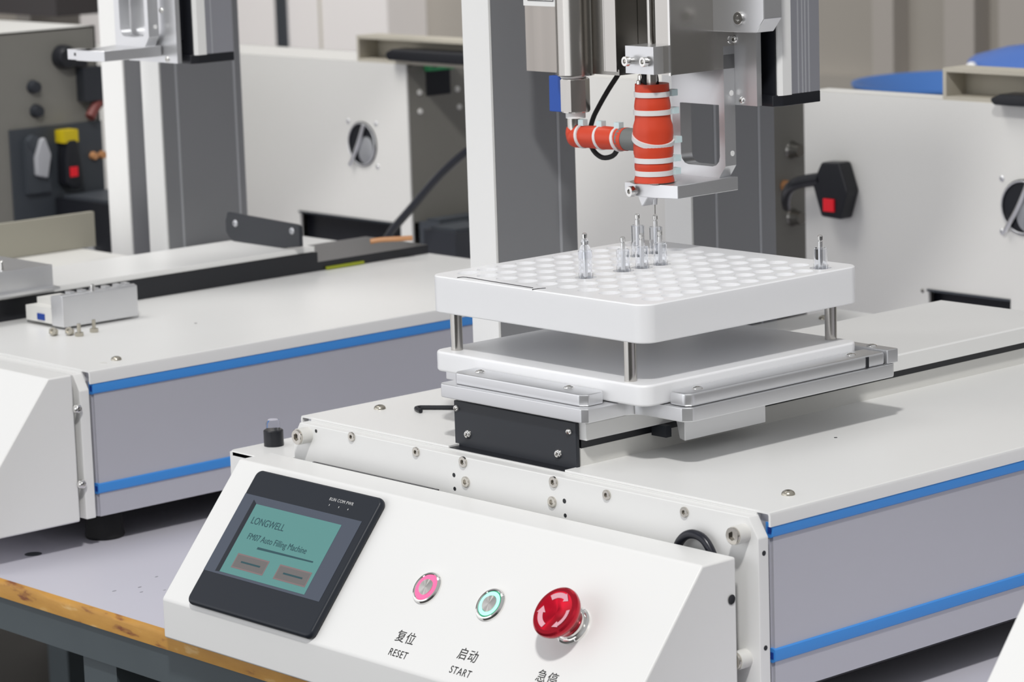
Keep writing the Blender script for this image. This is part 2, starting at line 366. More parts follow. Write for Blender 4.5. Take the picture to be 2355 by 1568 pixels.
# centre rail of the front machine
XA, XB = -275.0, -163.5
part('rail_body', MB().box(XA+3, XB, 12, 486, -1.0, 11), white2, mach)
part('rail_painted_shadow', MB().box(XA+3, XB-0.3, 13, 484, 11, 17.5), blackp, mach, 'black painted shadow strip under the rail cover')  # black strip stands in for the shade under the cover lip
rc = MB(); rc.prism([(XA-1, 17), (XA-1, 27), (XA, 28), (XB+5.5, 28), (XB+6.5, 27), (XB+6.5, 17)], 'y', 11, 483)
part('rail_cover', rc, white, mach)
bp = part('black_end_plate', MB().prism([(-276, -6), (-162.8, -6), (-162.8, 27.5), (-276, 27.5)], 'y', 8, 10.8, 0.4, 1), black, mach, 'black anodised end plate')
for x, z, r_ in ((-273.1, 22.8, 2.2), (-263, 7.2, 3.0), (-168.7, 21.6, 2.2), (-179, 6.4, 3.0)):
    part('bolt', MB().bolt((x, 8, z), (0, -1, 0), r_, 1.8, r_*0.5, True), chrome, bp)
gp = MB().box(-163.4, -150.5, 72.5, 77.2, 9.5, 16.8); part('felt_wiper', gp, black, mach)

# ------------------------------------------------------------------ left filling machine
machL = machine_base(-680, False, 'left filling machine base without a fixture')
def shift_parts(): pass
part('rail_body', MB().box(-1003, -914, 60, 402, -4, 17), blackp, machL, 'dark rail side under the cover')
part('rail_end', MB().box(-1003, -914, 402, 529, -4, 8), blackp, machL, 'dark rail end')
part('rail_cover', MB().box(-1008, -915.5, 55, 400, 17.5, 22, 0.8), white, machL)
for ch in [o for o in bpy.data.objects if o.parent == machL]: pass
bp = part('black_end_plate', MB().prism([(-1012, 40), (-1012, 30), (-1008, 25), (-1002, 22.2), (-950, 19.5), (-905, 25.5), (-905, 43), (-909, 44.5), (-1009, 47.5)], 'y', 376, 380, 0.5, 1), black, machL, 'black end plate on the rail')
for x in (-997, -915): part('bolt', MB().bolt((x, 376, 38.5), (0, -1, 0), 3.2, 1.6, 1.5, True), alu_col2, bp)
part('connector', MB().tube([(-914, 462, 19), (-909, 470, 20), (-901, 482, 20), (-894, 494, 20)], 2.3, 8), copper, machL, 'copper coloured connector')
part('circuit_board', MB().box(-913.5, -911, 410, 452, 0.5, 3), boardg, machL, 'thin yellow-green board edge')
for x, z in ((-677, -26), (-677, -82.5)):
    part('bolt', MB().bolt((-674.5, -13.2, z), (1, 0, 0), 3.6, 3.2, 1.6, True), chrome, machL)
part('screw_hole', MB().lathe([(3, 0), (3, 0.2), (0, 0.2)], (-693, 24, 0), (0, 0, 1), 16), white2, machL)

# ------------------------------------------------------------------ carriages
t = thing('carriage_bracket', (-820, 120, 0), 'silver block bracket sitting on the left machine beside its rail', 'bracket')
blk = part('block', MB().prism([(-855, 2), (-838, 2), (-838, 27), (-842, 28), (-855, 26)], 'y', 86, 158, 0.9, 2), silver, t)
part('side_step', MB().box(-893, -855, 87, 100, 3, 15, 2).box(-893, -856, 98, 120, 10, 20, 1), white2, t)
lug = MB()
for y in (97, 108, 120, 131, 142, 150): lug.box(-850, -843, y, y+4.2, 26, 29, 0.5, 1)
part('lug', lug, silver, t)
part('cable_tray_slot', MB().box(-876, -866, 86.2, 87.2, 5, 10), bluein, t)
part('pin', MB().lathe([(0, -3), (1.8, -3), (1.8, 4.5), (1.3, 5.6), (0, 5.6)], (-841, 117, 27)), chrome, t)
for i, (x, y, lb) in enumerate(((-824, 67, 'brass bolt lying leftmost in front of the silver block'), (-815, 76, 'brass bolt lying second from left in front of the silver block'), (-806, 79, 'brass bolt lying third from left in front of the silver block'), (-812, 97, 'brass bolt lying rightmost beside the silver block'))):
    t = thing('loose_bolt', (x, y, 0), lb, 'bolt', 'loose bolts in front of the silver block')
    h = MB()
    if i < 2: h.lathe([(0, -2), (3.6, -2, 1), (3.6, 1.2, 1), (3.0, 1.8), (1.6, 1.8), (1.6, 0.4), (0, 0.4)], (x, y, 3.4), (0.55, -0.75, 0.35), 24)
    else: h.lathe([(0, 0), (3.4, 0, 1), (3.4, 3, 1), (0, 3)], (x, y, 0.1), (0, 0, 1), 24)
    part('bolt_head', h, brass, t)
    a = (-0.55, 0.75, -0.1) if i < 2 else (0, 0, 1)
    part('shank', MB().lathe([(0, 0), (1.5, 0), (1.5, 7), (0, 7)], (x, y, 2.4 if i < 2 else 3), a, 12), brass, t)
t = thing('carriage_plate', (-950, 60, 20), 'grey carriage plate standing left of the silver block at the picture edge', 'bracket')
part('plate', MB().box(-1010, -905, -40, 122, 24, 42, 1), silver, t)
part('base_flange', MB().box(-1012, -898, -45, 124, 22.3, 24.5, 0.6), silver, t)
pn = MB()
for y in (20, 60): pn.lathe([(2, 0), (2, 1.2), (0, 1.6)], (-904.8, y, 30), (1, 0, 0), 12)
part('rivet', pn, chrome, t)
part('pin', MB().lathe([(0, 0), (2, 0), (1.6, 7), (0, 9)], (-912, 79, 42)), chrome, t)

# plate carriage under the fixture of the front machine
t = thing('sliding_carriage', (-205, 140, 28.5), 'silver carriage plate carrying the milky fixture over the rail', 'carriage')
Z0, Z1 = 29.5, 38.2
pl = [(-285, 6), (-282, 3), (-153, 3), (-149, 6), (-149, 36), (-146, 41.5), (-140, 44), (-108, 44), (-103, 49), (-103, 231), (-108, 237), (-325, 237), (-331, 231), (-331, 50), (-326, 45), (-291, 44), (-286, 40)]
part('base_plate', MB().prism(pl, 'z', Z0, Z1, 0.7, 2), silver, t)
fb = part('front_clamp', MB().prism([(-277, 12), (-273, 8), (-160, 8), (-155, 12), (-155, 24), (-160, 28), (-277, 28)], 'z', Z1, 45.5, 1.0, 2), silver, t)
sb = part('side_clamp', MB().prism([(-123.2, 52), (-121, 47), (-109, 47), (-105, 51), (-105, 225), (-123.2, 225)], 'z', Z1, 46.5, 1.6, 2), silver, t)
eb_ = part('end_clamp', MB().prism([(-150, 226.5), (-104, 226.5), (-103.6, 236.5), (-150, 236.5)], 'z', Z1, 47.5, 0.8, 2), silver, t)
for pr_, x, y, z in ((fb, -263, 20, 45.5), (fb, -181, 20, 45.5), (sb, -114, 64, 46.5), (sb, -114, 203, 46.5), (eb_, -121, 231, 47.5)):
    part('screw', MB().bolt((x, y, z), (0, 0, 1), 3.4, 1.2, 1.6, True), chrome, pr_)
part('slot', MB().box(-106, -104.6, 207, 209.4, Z1+0.6, 45.5), blackp, t)
part('hanger_block', MB().prism([(-156.6, 29.5), (-156.6, 21), (-147, 21), (-144, 9), (-139, 8), (-139, 29.5)], 'y', 77.5, 150, 0.5, 1), silver, t)

# ------------------------------------------------------------------ fixture
FIX = t = thing('workpiece_fixture', (-222, 126, 38.5), 'two-deck milky white plastic fixture on steel posts with a grid of round holes', 'fixture')
FX0, FX1, FY0, FY1 = -321.5, -122.5, 29, 223.5
part('lower_plate', MB().prism(rrect(FX0+1, FX1-1, FY0-0.5, FY1-0.5, 9), 'z', 38.6, 51.8, 1.6, 3), pom, t)
def tray():
    mb = MB(); tb = bmesh.new(); Z, ZB, ZD = 101.0, 77.2, 96.0
    gx = [-306.2+18.87*i for i in range(10)]; gy = [50.0+16.68*i for i in range(10)]
    hx, hy, r = 18.87/2, 16.68/2, 6.9; n = 28; q = n//4
    rr = rrect(FX0, FX1, FY0, FY1, 10, 6)
    for x in gx:
        for y in gy:
            C = [tb.verts.new((x+sx_*hx, y+sy_*hy, Z)) for sx_, sy_ in ((1, 1), (-1, 1), (-1, -1), (1, -1))]
            A = [tb.verts.new((x+r*math.cos(PI/4+2*PI*k/n), y+r*math.sin(PI/4+2*PI*k/n), Z)) for k in range(n)]
            B = [tb.verts.new((x+r*math.cos(PI/4+2*PI*k/n), y+r*math.sin(PI/4+2*PI*k/n), ZD)) for k in range(n)]
            for s_ in range(4): tb.faces.new([C[s_], C[(s_+1) % 4]]+[A[k % n] for k in range((s_+1)*q, s_*q-1, -1)])
            for k in range(n): tb.faces.new([A[k], A[(k+1) % n], B[(k+1) % n], B[k]])
            tb.faces.new(B)
    ix0, ix1, iy0, iy1 = gx[0]-hx, gx[-1]+hx, gy[0]-hy, gy[-1]+hy
    bv = 0.7
    top = [tb.verts.new((x, y, Z)) for x, y in rrect(FX0+bv, FX1-bv, FY0+bv, FY1-bv, 10-bv, 6)]
    mid = [tb.verts.new((x, y, Z-bv)) for x, y in rr]; low = [tb.verts.new((x, y, ZB+bv)) for x, y in rr]
    bot = [tb.verts.new((x, y, ZB)) for x, y in rrect(FX0+bv, FX1-bv, FY0+bv, FY1-bv, 10-bv, 6)]
    N = len(top)
    for a, b_ in ((bot, low), (low, mid), (mid, top)):
        for k in range(N): tb.faces.new([a[k], a[(k+1) % N], b_[(k+1) % N], b_[k]])
    tb.faces.new(bot[::-1])
    I = [tb.verts.new((x, y, Z)) for x, y in ((ix1, iy1), (ix0, iy1), (ix0, iy0), (ix1, iy0))]
    m = 7; h = 3
    for s_ in range(4):
        arc = [top[(s_*m+h+k) % N] for k in range(m+1)]
        tb.faces.new([I[s_]]+arc+[I[(s_+1) % 4]])
    bmesh.ops.recalc_face_normals(tb, faces=tb.faces)
    return mb._merge(tb)
part('upper_tray', tray(), pom, t, 'thick milky plate with rows of shallow round holes')
for x, y in ((-307.5, 39.5), (-143.4, 36.5), (-142.7, 216), (-307.5, 214)):
    part('post', MB().lathe([(0, 51.5), (3.9, 51.5), (3.9, 77.5), (0, 77.5)], (x, y, 0), (0, 0, 1), 32), steel, t, 'polished steel post')

for nm, pts in (('artefact', [(-296, 32, 101.1), (-292.5, 36.5, 101.1), (-271, 35.3, 101.1), (-249, 34.4, 101.1), (-226, 33.6, 101.1)]), ('artefact', [(-221.5, 29, 101.1), (-221, 34, 101.1), (-219, 38, 101.1)]), ('artefact', [(-123.6, 131, 100.7), (-123.6, 158, 100.7)])):
    part(nm, MB().tube(pts, 0.3, 6), ink, FIX, 'thin dark scratch line')  # stray dark lines added on the tray, no real wear
# glass cartridges
def cartridge(x, y, zt, tank, label):
    t = thing('glass_cartridge', (x, y, 96), label, 'cartridge', 'glass cartridges standing in the tray')
    part('glass_tank', MB().lathe([(4.4, 96.2), (4.4, tank), (3.9, tank+0.4), (3.7, tank), (3.7, 97), (0, 97)], (x, y, 0), (0, 0, 1), 28), glass, t, 'clear glass tube')
    part('centre_post', MB().lathe([(1.45, 97), (1.45, zt-4), (1.0, zt-3.6), (1.0, zt-2.8), (0, zt-2.8)], (x, y, 0), (0, 0, 1), 18), tipm, t, 'bright metal centre post')
    part('tip_cap', MB().lathe([(0, zt-3), (1.6, zt-3), (1.65, zt-0.7), (1.1, zt), (0, zt+0.1)], (x, y, 0), (0, 0, 1), 18), chrome, t)
    return t
GX = lambda i: -306.2+18.87*i
GY = lambda j: 50+16.68*j
cartridge(GX(4)+1, GY(2)-1, 129.5, 118, 'glass cartridge with a frosted shoulder, nearest the left end of the tray')
cartridge(GX(4), GY(4), 123, 114.5, 'leftmost of the three glass cartridges in the near row')
cartridge(GX(4), GY(5), 123, 114.5, 'middle one of the three glass cartridges in the near row')
cartridge(GX(4), GY(6), 123, 114.5, 'rightmost of the three glass cartridges in the near row')
cartridge(GX(2), GY(7), 129, 121, 'tall glass cartridge in the back row, left of the needle')
cartridge(GX(2), GY(8), 126.4, 118, 'glass cartridge in the back row directly under the needle')
cartridge(GX(9), GY(9), 122, 113.5, 'lone glass cartridge at the far right corner of the tray')
# shoulder of the first cartridge
c0 = [o for o in bpy.data.objects if o.name.startswith('glass_cartridge')][0]; BASE = Vector((GX(4)+1, GY(2)-1, 96))
part('shoulder', MB().lathe([(4.3, 113), (4.5, 116), (3.6, 120), (2.2, 122), (2.6, 124), (1.6, 126)], (GX(4)+1, GY(2)-1, 0), (0, 0, 1), 24), glass, c0)

# ------------------------------------------------------------------ control console
oP = Vector((0, -47, -23.5)); nP = Vector((0, -0.770, 0.638)); sP = Vector((0, -0.638, -0.770))
def PP(x, s, h=0): return Vector((x, 0, 0))+oP+sP*s+nP*h
def console(x0, x1, label, up=0):
    t = thing('control_console', ((x0+x1)/2, -60, -132), label, 'control console')
    pts = [(-20, -23.5+up*0.77), (-47+up*0.638, -23.5+up*0.77), (-114.5, -105), (-114.5, -131.7), (-20, -131.7)]
    part('housing', MB().prism(pts, 'x', x0, x1, 1.6, 3), white, t)
    return t
ct = console(-433, -3, 'white slanted control console with touch screen and buttons in front of the machine')
part('rear_shelf', MB().prism(rrect(-476, -425, -24, 60, 5), 'z', -31, -27.5, 0.6, 1).box(-475+1, -425, -24, -19, -60, -28), white, ct)
kn = part('shelf_knob', MB().lathe([(6.8, 0), (6.8, 10.5), (6.0, 11.2), (0, 11.2)], (-464, 6, -27.5), (0, 0, 1), 28), blackp, ct, 'black round knob')
part('clear_cap', MB().lathe([(4.8, 11.2), (4.8, 16), (4.0, 18), (0, 18)], (-464, 6, -27.5), (0, 0, 1), 24), glass, kn)
part('back_slot', MB().box(-388, -262, -20.3, -18.5, -25.6, -23.6), blackp, ct)
part('side_hole', MB().lathe([(0, 0.12), (2.2, 0.12), (2.9, 0.5), (2.4, 0)], (-3, -24.6, -47.4), (1, 0, 0), 24), blackp, ct)
# touch screen
def pmat():
    m = Matrix((Vector((1, 0, 0)), -sP, nP)).transposed().to_4x4(); m.translation = oP; return m
PM = pmat()     # local: x along panel, y up-slope, z out of the panel
ts = part('touch_screen', MB().prism(rrect(-402, -273, -105, -5.5, 5), 'z', 0, 5.6, 2.2, 3, PM), bezel, ct, 'charcoal touch screen')
def pslab(pts, z0, z1, b=0): return MB().prism(pts, 'z', z0, z1, b, 1, PM)
part('screen_border', pslab([(-400.5, -81.3), (-280.5, -81.3), (-280.5, -24), (-400.5, -24)], 5.55, 5.75), bezel2, ts)
part('display', pslab([(-384.5, -79.5), (-296.5, -79.5), (-296.5, -29.5), (-384.5, -29.5)], 5.7, 5.9), lcd, ts, 'teal lit display')
part('display_shadow', pslab([(-389, -80), (-384.5, -79.5), (-384.5, -29.5), (-389, -27)], 5.7, 5.85), bezel, ts)
up = -sP
def ptext(s, size, x, y, h, m, name, parent, align='LEFT', sp=1.0, sx=1.0, th=0.12): part(name, text_mb(s, size, PP(x, -y, h), (1, 0, 0), up, th, align, 0, sp, sx), m, parent)
ptext('LONGWELL', 7.0, -380.5, -41.0, 5.95, lcdtxt, 'lettering', ts, sx=0.92)
ptext('FM07 Auto Filling Machine', 6.2, -376, -52.0, 5.95, lcdtxt, 'lettering', ts, sx=0.92)
part('underline', pslab([(-361, -59.0), (-304, -58.2), (-304, -57.2), (-361, -57.4)], 5.85, 6.0), lcdtxt, ts)
for a, b_ in ((-376, -343), (-332, -299.5)):
    q = part('on_screen_button', pslab([(a, -75), (b_, -75), (b_, -64.5), (a, -64.5)], 5.85, 6.0), lcdpink, ts)
    part('button_face', pslab([(a+1, -74), (b_-1, -74), (b_-1, -65.5), (a+1, -65.5)], 5.98, 6.05), lcdpink2, q)
    part('button_caption', pslab([(a+7, -70.4), (b_-6, -70.4), (b_-6, -69.2), (a+7, -69.2)], 6.03, 6.1), lcdtxt, q)
ptext('RUN COM PWR', 3.1, -308, -14.4, 5.66, inkw, 'lettering', ts, 'CENTER', 1.12)
for x in (-317.5, -308, -298.8): part('indicator', pslab([(x, -19), (x+.5, -19), (x+.5, -17.9), (x, -17.9)], 5.6, 5.7), inkw, ts)
# push buttons
def wavy_disc(Rd, h):
    tb = bmesh.new(); n = 48; c = tb.verts.new((0, 0, h+0.3)); rings = []
    for r_ in (Rd*0.15, Rd*0.5, Rd): rings.append([tb.verts.new((r_*math.cos(2*PI*k/n), r_*math.sin(2*PI*k/n), h+0.3*(1-r_/Rd)+0.34*(r_/Rd)*math.cos(4*PI*k/n+0.7)*0.8)) for k in range(n)])
    low = [tb.verts.new((Rd*math.cos(2*PI*k/n), Rd*math.sin(2*PI*k/n), h-0.7)) for k in range(n)]; rings.append(low)
    for k in range(n): tb.faces.new([c, rings[0][k], rings[0][(k+1) % n]])
    for A, B in zip(rings, rings[1:]):
        for k in range(n): tb.faces.new([A[k], B[k], B[(k+1) % n], A[(k+1) % n]])
    m_ = MB(); m_._merge(tb); return m_
for x, rm, em, lb in ((-201.8, pink, pink, 'reset push button with a lit pink ring'), (-144.3, green, greene, 'start push button with a lit green ring')):
    o_ = PP(x, 53.4)
    b_ = part('push_button', MB().lathe([(10.6, 0), (10.6, 1.0), (9.9, 2.1), (9.0, 2.4), (8.4, 1.8), (0, 1.7)], o_, nP, 48), chrome, ct, lb)
    part('ring_edge', MB().lathe([(8.45, 1.6), (8.4, 1.95), (7.9, 2.0), (5.2, 2.0)], o_, nP, 48), em, b_)
    part('light_ring', MB().lathe([(8.0, 1.9), (7.9, 2.15), (5.5, 2.15), (5.4, 1.9)], o_, nP, 48), rm, b_)
    part_local('button_face', wavy_disc(5.4, 2.2), spun_steel, b_, o_, nP)
# emergency stop
o_ = PP(-73.4, 53.2)
es_ = part('emergency_stop', MB().lathe([(12.5, 19.4), (14.6, 19.3), (15.7, 18.2), (15.9, 16.6), (15.0, 14.2), (12.4, 11.2), (10.2, 8.4), (9.4, 6.0), (9.3, 4.6), (0, 4.6)], o_, nP, 56), redm, ct, 'red metallic mushroom stop button')
part_local('spun_face', MB().lathe([(0, 17.1), (6, 17.9), (12.5, 19.4)], (0, 0, 0), (0, 0, 1), 56), spun_red, es_, o_, nP)
part('collar', MB().lathe([(11.6, 0), (11.8, 1.6), (10.8, 2.6), (9.7, 2.7), (9.7, 5.2), (9.0, 5.6), (0, 5.6)], o_, nP, 48), chrome, es_)
def arrow(th0, mbv):
    xd, yd = Vector((1, 0, 0)), -sP
    def pt(r, a, h=0.22):
        hh = 17.1+0.8*r/6 if r < 6 else 17.9+1.5*(r-6)/6.5; return o_+xd*(r*math.cos(a))+yd*(r*math.sin(a))+nP*(hh+h)
    tb = bmesh.new(); n = 10; A = []
    for k in range(n+1):
        a = th0-1.05*k/n; A.append([tb.verts.new(pt(8.6, a)), tb.verts.new(pt(11.6, a))])
    for p, q in zip(A, A[1:]): tb.faces.new([p[0], p[1], q[1], q[0]])
    a = th0-1.05; tb.faces.new([tb.verts.new(pt(7.2, a)), tb.verts.new(pt(12.5, a, .25)), tb.verts.new(pt(10.1, a-0.42))])
    mbv._merge(tb)
ar = MB()
for k in range(3): arrow(2.35+k*2*PI/3, ar)
part('turn_arrow', ar, engr, es_, 'pale engraved turn arrows')
for zh, en, x, d in (('复位', 'RESET', -198.6, 0), ('启动', 'START', -142.0, 0), ('急停', 'STOP', -74, 0)):
    ptext(zh, 8.3, x, -87.0, 0.08, ink, 'lettering', ct, 'CENTER', 1.12)
    ptext(en, 6.6, x+0.6, -97.6, 0.08, ink, 'lettering', ct, 'CENTER', 1.15, 0.86)
# neighbouring consoles
c3 = console(212, 642, 'white slanted console edge at the bottom right corner of the picture', 34)
cL = thing('control_console', (-895, -60, -132), 'white slanted console of the left machine at the picture edge', 'control console')
part('housing', MB().prism([(-15, -0.6), (-36, -0.6), (-99, -80), (-99, -110.8), (-15, -110.8)], 'x', -1106, -675.5, 1.6, 3), white, cL)
# cable loop behind console
single('cable_loop', MB().tube([(-58, -15.2, -60), (-57, -15.2, -38), (-54.5, -15, -27), (-49.5, -15, -20.6), (-42.6, -15, -17.6), (-35, -15, -18.4), (-29.5, -15, -22.6), (-24.5, -15, -31), (-21, -15.2, -42), (-20, -15.2, -60)], 2.7, 14), cablem, (-42, -15, -60), 'thick black cable looping up between the console and the end plate', 'cable')
single('hex_key', MB().tube([(-344, 86, 1.5), (-371, 65, 1.5), (-374.5, 61.5, 1.5), (-373.5, 58, 1.5), (-364.5, 54.5, 1.5)], 1.5, 8, smooth=3), blackp, (-360, 70, 0), 'black hexagon key lying on the cover left of the black end plate', 'tool')

# ------------------------------------------------------------------ columns and overhead beam
def column(x1, y0, y1, zb, label, zt=640, w=28, split=None):
    x0 = x1-w; t = thing('support_column', ((x0+x1)/2, (y0+y1)/2, zb), label, 'column', 'vertical support columns')
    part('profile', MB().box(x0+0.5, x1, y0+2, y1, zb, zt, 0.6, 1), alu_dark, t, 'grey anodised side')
    part('bright_front_face', MB().box(x0, x1, y0, y0+2.2, zb, zt, 1.0, 2), white, t, 'front face coloured white')  # front face brightened by its white colour beside the grey profile
    d = y1-y0
    for f in ((0.78,) if split is None else split): part('groove', MB().box(x1-0.2, x1+0.25, y0+d*f, y0+d*f+2.4, zb, zt), alu_col2, t)
    return t
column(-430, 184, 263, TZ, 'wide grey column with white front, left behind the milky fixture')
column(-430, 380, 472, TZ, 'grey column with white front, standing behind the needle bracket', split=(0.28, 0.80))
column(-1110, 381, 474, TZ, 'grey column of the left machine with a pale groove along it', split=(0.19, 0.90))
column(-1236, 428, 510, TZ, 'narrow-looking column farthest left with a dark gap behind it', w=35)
t = thing('overhead_beam', (-330, 300, 560), 'grey overhead beam above the front machine', 'beam')
part('beam', MB().box(-458, -200, 289, 380, 560, 630, 1), alu_dark, t); part('side_beam', MB().box(-460, -428, 184, 474, 640, 680, 1), alu_dark, t)
t = thing('overhead_beam', (-1000, 320, 560), 'grey overhead beam above the left machine', 'beam')
part('beam', MB().box(-1138, -880, 310, 475, 560, 640, 1), alu_dark, t)

# ------------------------------------------------------------------ z slide, bracket, dispensing head
def z_slide(dx, dy, dz, label):
    t = thing('vertical_slide', (-225+dx, 260+dy, 195+dz), label, 'linear slide', 'vertical slides')
    X = lambda x: x+dx
    Y = lambda y: y+dy
    Z = lambda z: z+dz
    part('slide_core', MB().box(X(-290), X(-216), Y(246), Y(284), Z(203), 600, 0.5, 1), blackp, t, 'black slide core')
    part('end_cap', MB().prism([(X(-291), Y(244)), (X(-216.5), Y(244)), (X(-213), Y(250)), (X(-213), Y(286.5)), (X(-291), Y(286.5))], 'z', Z(195.5), Z(203), 0.6, 2), blackp, t, 'black end cap')
    part('edge_cover', MB().prism([(X(-219), Y(247.5)), (X(-214.5), Y(247)), (X(-212.6), Y(249.5)), (X(-212.6), Y(258)), (X(-219), Y(258))], 'z', Z(202.6), 600), white, t, 'white slide edge')
    part('side_profile', MB().box(X(-219), X(-213), Y(258), Y(286), Z(203), 600), alu_slide, t, 'silver side profile')
    g = MB()
    for y in ((264.5, 268.5, 271.5, 275) if dx == 0 else (263.5,)): g.box(X(-213.1), X(-212.6), Y(y), Y(y+1.0), Z(203), 600)
    part('side_groove', g, alu_col2, t)
    cp = part('carriage_plate', MB().box(X(-292), X(-222), Y(234.5), Y(239), Z(196.5), 600, 0.4, 1), silver, t, 'bright carriage plate')
    part('carriage_spacer', MB().box(X(-285), X(-228), Y(239), Y(246), Z(215), 600), blackp, t)
    for x, z in ((-278.3, 200.6), (-241.6, 240), (-236, 199.5)): part('bolt', MB().bolt((X(x), Y(234.5), Z(z)), (0, -1, 0), 2.6, 1.4, 1.2, True), chrome, cp)
    return t
z_slide(0, 0, 0, 'black and silver vertical slide above the right end of the fixture')
z_slide(-680, 20, -2, 'black and silver vertical slide of the left machine')
def l_bracket(dx, dy, dz, label):
    t = thing('needle_bracket', (-262+dx, 215+dy, 139+dz), label, 'bracket', 'needle brackets')
    X = lambda x: x+dx
    Y = lambda y: y+dy
    Z = lambda z: z+dz
    outer = [(X(-242), Z(157)), (X(-242), Z(196.5)), (X(-242), 250+dz+10), (X(-291), 250+dz+10), (X(-291), Z(196.5)), (X(-291), Z(150)), (X(-285), Z(143)), (X(-252), Z(146))]
    ib = rrect(X(-283.5), X(-247), Z(156), Z(196.5), 6, 3)
    op = [(X(-242), Z(235)), (X(-291), Z(235)), (X(-291), Z(146)), (X(-249.5), Z(146)), (X(-242), Z(156.5))]
    # window plate as a ring of matching corner counts
    def ringpts(x0, x1, z0, z1, ch):
        P = []
        for (cx, cz, sg) in ((x1, z1, 0), (x0, z1, 1), (x0, z0, 2), (x1, z0, 3)):
            for k in range(4):
                f = k/3
                if sg == 3: P.append((cx-ch*(1-f), cz+(ch*1.35)*f))
                else: P.append((cx, cz))
        return P
    inn = []
    for cx, cz, a, r in ((X(-247), Z(197), 0, .4), (X(-283.5), Z(197), 90, .4), (X(-283.5), Z(155.5), 180, 7), (X(-247), Z(155.5), 270, 7)):
        sx_ = -1 if a in (0, 270) else 1; sz_ = -1 if a in (0, 90) else 1
        for k in range(4):
            th = math.radians(a+90*k/3); inn.append((cx+sx_*r+r*math.cos(th), cz+sz_*r+r*math.sin(th)))
    part('window_plate', MB().ring_prism(ringpts(X(-291), X(-242), Z(146), Z(236), 7.6), inn, 'y', Y(224), Y(234.4)), silver, t, 'silver plate with a rounded window')
    part('arm', MB().prism([(X(-242), Y(236)), (X(-291), Y(236)), (X(-290), Y(222)), (X(-277), Y(190)), (X(-277), Y(174)), (X(-259), Y(174)), (X(-242), Y(179))], 'z', Z(139.3), Z(148.2), 0.4, 1), silver, t)
    hs = MB()
    for z in (204.6, 164.3): hs.lathe([(0, 0.1), (1.9, 0.1), (1.9, 0)], (X(-242), Y(231), Z(z)), (1, 0, 0), 18)
    part('bolt_hole', hs, white, t)
    return t
br = l_bracket(0, 0, 0, 'silver bracket with a rounded window holding the needle')
BASE = Vector((-262, 215, 139))
cbk = part('clamp_bolt', MB().bolt((-277.5, 172, 142.8), (-0.15, -1, 0), 3.6, 3.2, 1.8).lathe([(2.4, -6), (2.4, 0)], (-277.5, 172, 142.8), (-0.15, -1, 0), 18), chrome, br)
part('clamp_half', MB().prism([(-288, 148.2), (-259.5, 148.2), (-259.5, 139.3), (-266, 139), (-270, 134), (-272, 132.6), (-275.5, 139.3), (-288, 141)], 'y', 174.6, 186, 0.5, 1), silver, br)
bl = l_bracket(-680, 17, 60.5, 'silver bracket with a rounded window on the left machine')
BASE = Vector((-262-680, 215+17, 139+60.5))
part('foot_cap', MB().box(-680-292, -680-262, 17+176, 17+187, 200.2, 208.7, 0.8), silver, bl)
part('foot_slot', MB().box(-680-282, -680-279, 17+175.6, 17+176.1, 203.5, 206), blackp, bl)

NX, NY = -268.3, 183.2
t = thing('heated_needle', (NX, NY, 127), 'dispensing needle in a red wrapped sleeve strapped with white ties', 'dispensing nozzle')
def sleeve_prof():
    pts = [(0, 148.8)]; z = 148.9
    pr = [(13.6, 148.9), (13.2, 151), (12.4, 153.6), (12.3, 156.2), (12.9, 158.5), (12.9, 160.5), (12.5, 162.4), (12.5, 164.9), (13.3, 168), (13.4, 172), (12.9, 177.2), (13.6, 181), (13.2, 186), (12.0, 190), (11.8, 193.4), (11.9, 196.6), (12.2, 199), (11.8, 202), (11.2, 205.3), (11.2, 208), (11.5, 210.4), (11.3, 213.8), (9.5, 213.9), (0, 212.5)]
    return pts+pr
part('red_sleeve', MB().lathe(sleeve_prof(), (NX, NY, 0), (0, 0, 1), 36), red, t, 'orange-red silicone sleeve')
rt = Vector((0.669, 0.743, 0))
for z, r_, tilt in ((207, 11.5, 0), (195.2, 12.2, 0), (177.5, 13.7, 0.36), (163.6, 12.8, 0), (155, 12.5, 0)):
    ax = Vector((0.669*tilt*0.3+0.735*tilt, 0.743*tilt*0.3-0.654*tilt, 1)).normalized()
    tie = part('cable_tie', MB().lathe([(r_-0.6, -1.7), (r_+0.55, -1.7), (r_+0.6, 1.7), (r_-0.6, 1.7), (r_-0.6, -1.7)], (NX, NY, z), ax, 40), tiem, t, 'milky white cable tie')
    c = Vector((NX, NY, z))+rt*(r_+1.6)+Vector((0.35, -0.3, 0))*2+Vector((0, 0, -1.0 if tilt else 0.6))
    part('tie_head', MB().box(c.x-2.6, c.x+2.6, c.y-2.6, c.y+2.6, c.z-2.1, c.z+2.1, 1.0, 2), tieh, tie)
part('needle_hub', MB().lathe([(0, 133.4), (1.7, 133.4), (2.2, 139.5), (4.5, 139.6), (4.5, 149), (0, 149)], (NX, NY, 0)), silver, t)
part('needle', MB().lathe([(0, 127), (0.38, 127), (0.38, 133), (0.7, 133.2), (0.7, 135), (0, 135)], (NX, NY, 0), (0, 0, 1), 10), darksteel, t)
part('cone_guard', MB().lathe([(14.5, 148.4), (15.4, 149), (10, 149.4), (0, 149.4)], (NX-0.6, NY-0.6, 0), (0, 0, 1), 28), steel, t)
part('drive_shaft', MB().lathe([(3.6, 212.5), (3.6, 222), (2.4, 222), (2.4, 420)], (NX, NY, 0), (0, 0, 1), 24), steel, t, 'bright vertical drive shaft')
fo = MB()
for a, h in ((2.6, 217), (3.4, 219), (4.2, 216)): fo.lathe([(0, 211), (1.7, 211), (1.4, h), (0, h+1)], (NX+9*math.cos(a), NY+9*math.sin(a), 0), (0, 0, 1), 8)
part('foil_lead', fo, chrome, t)
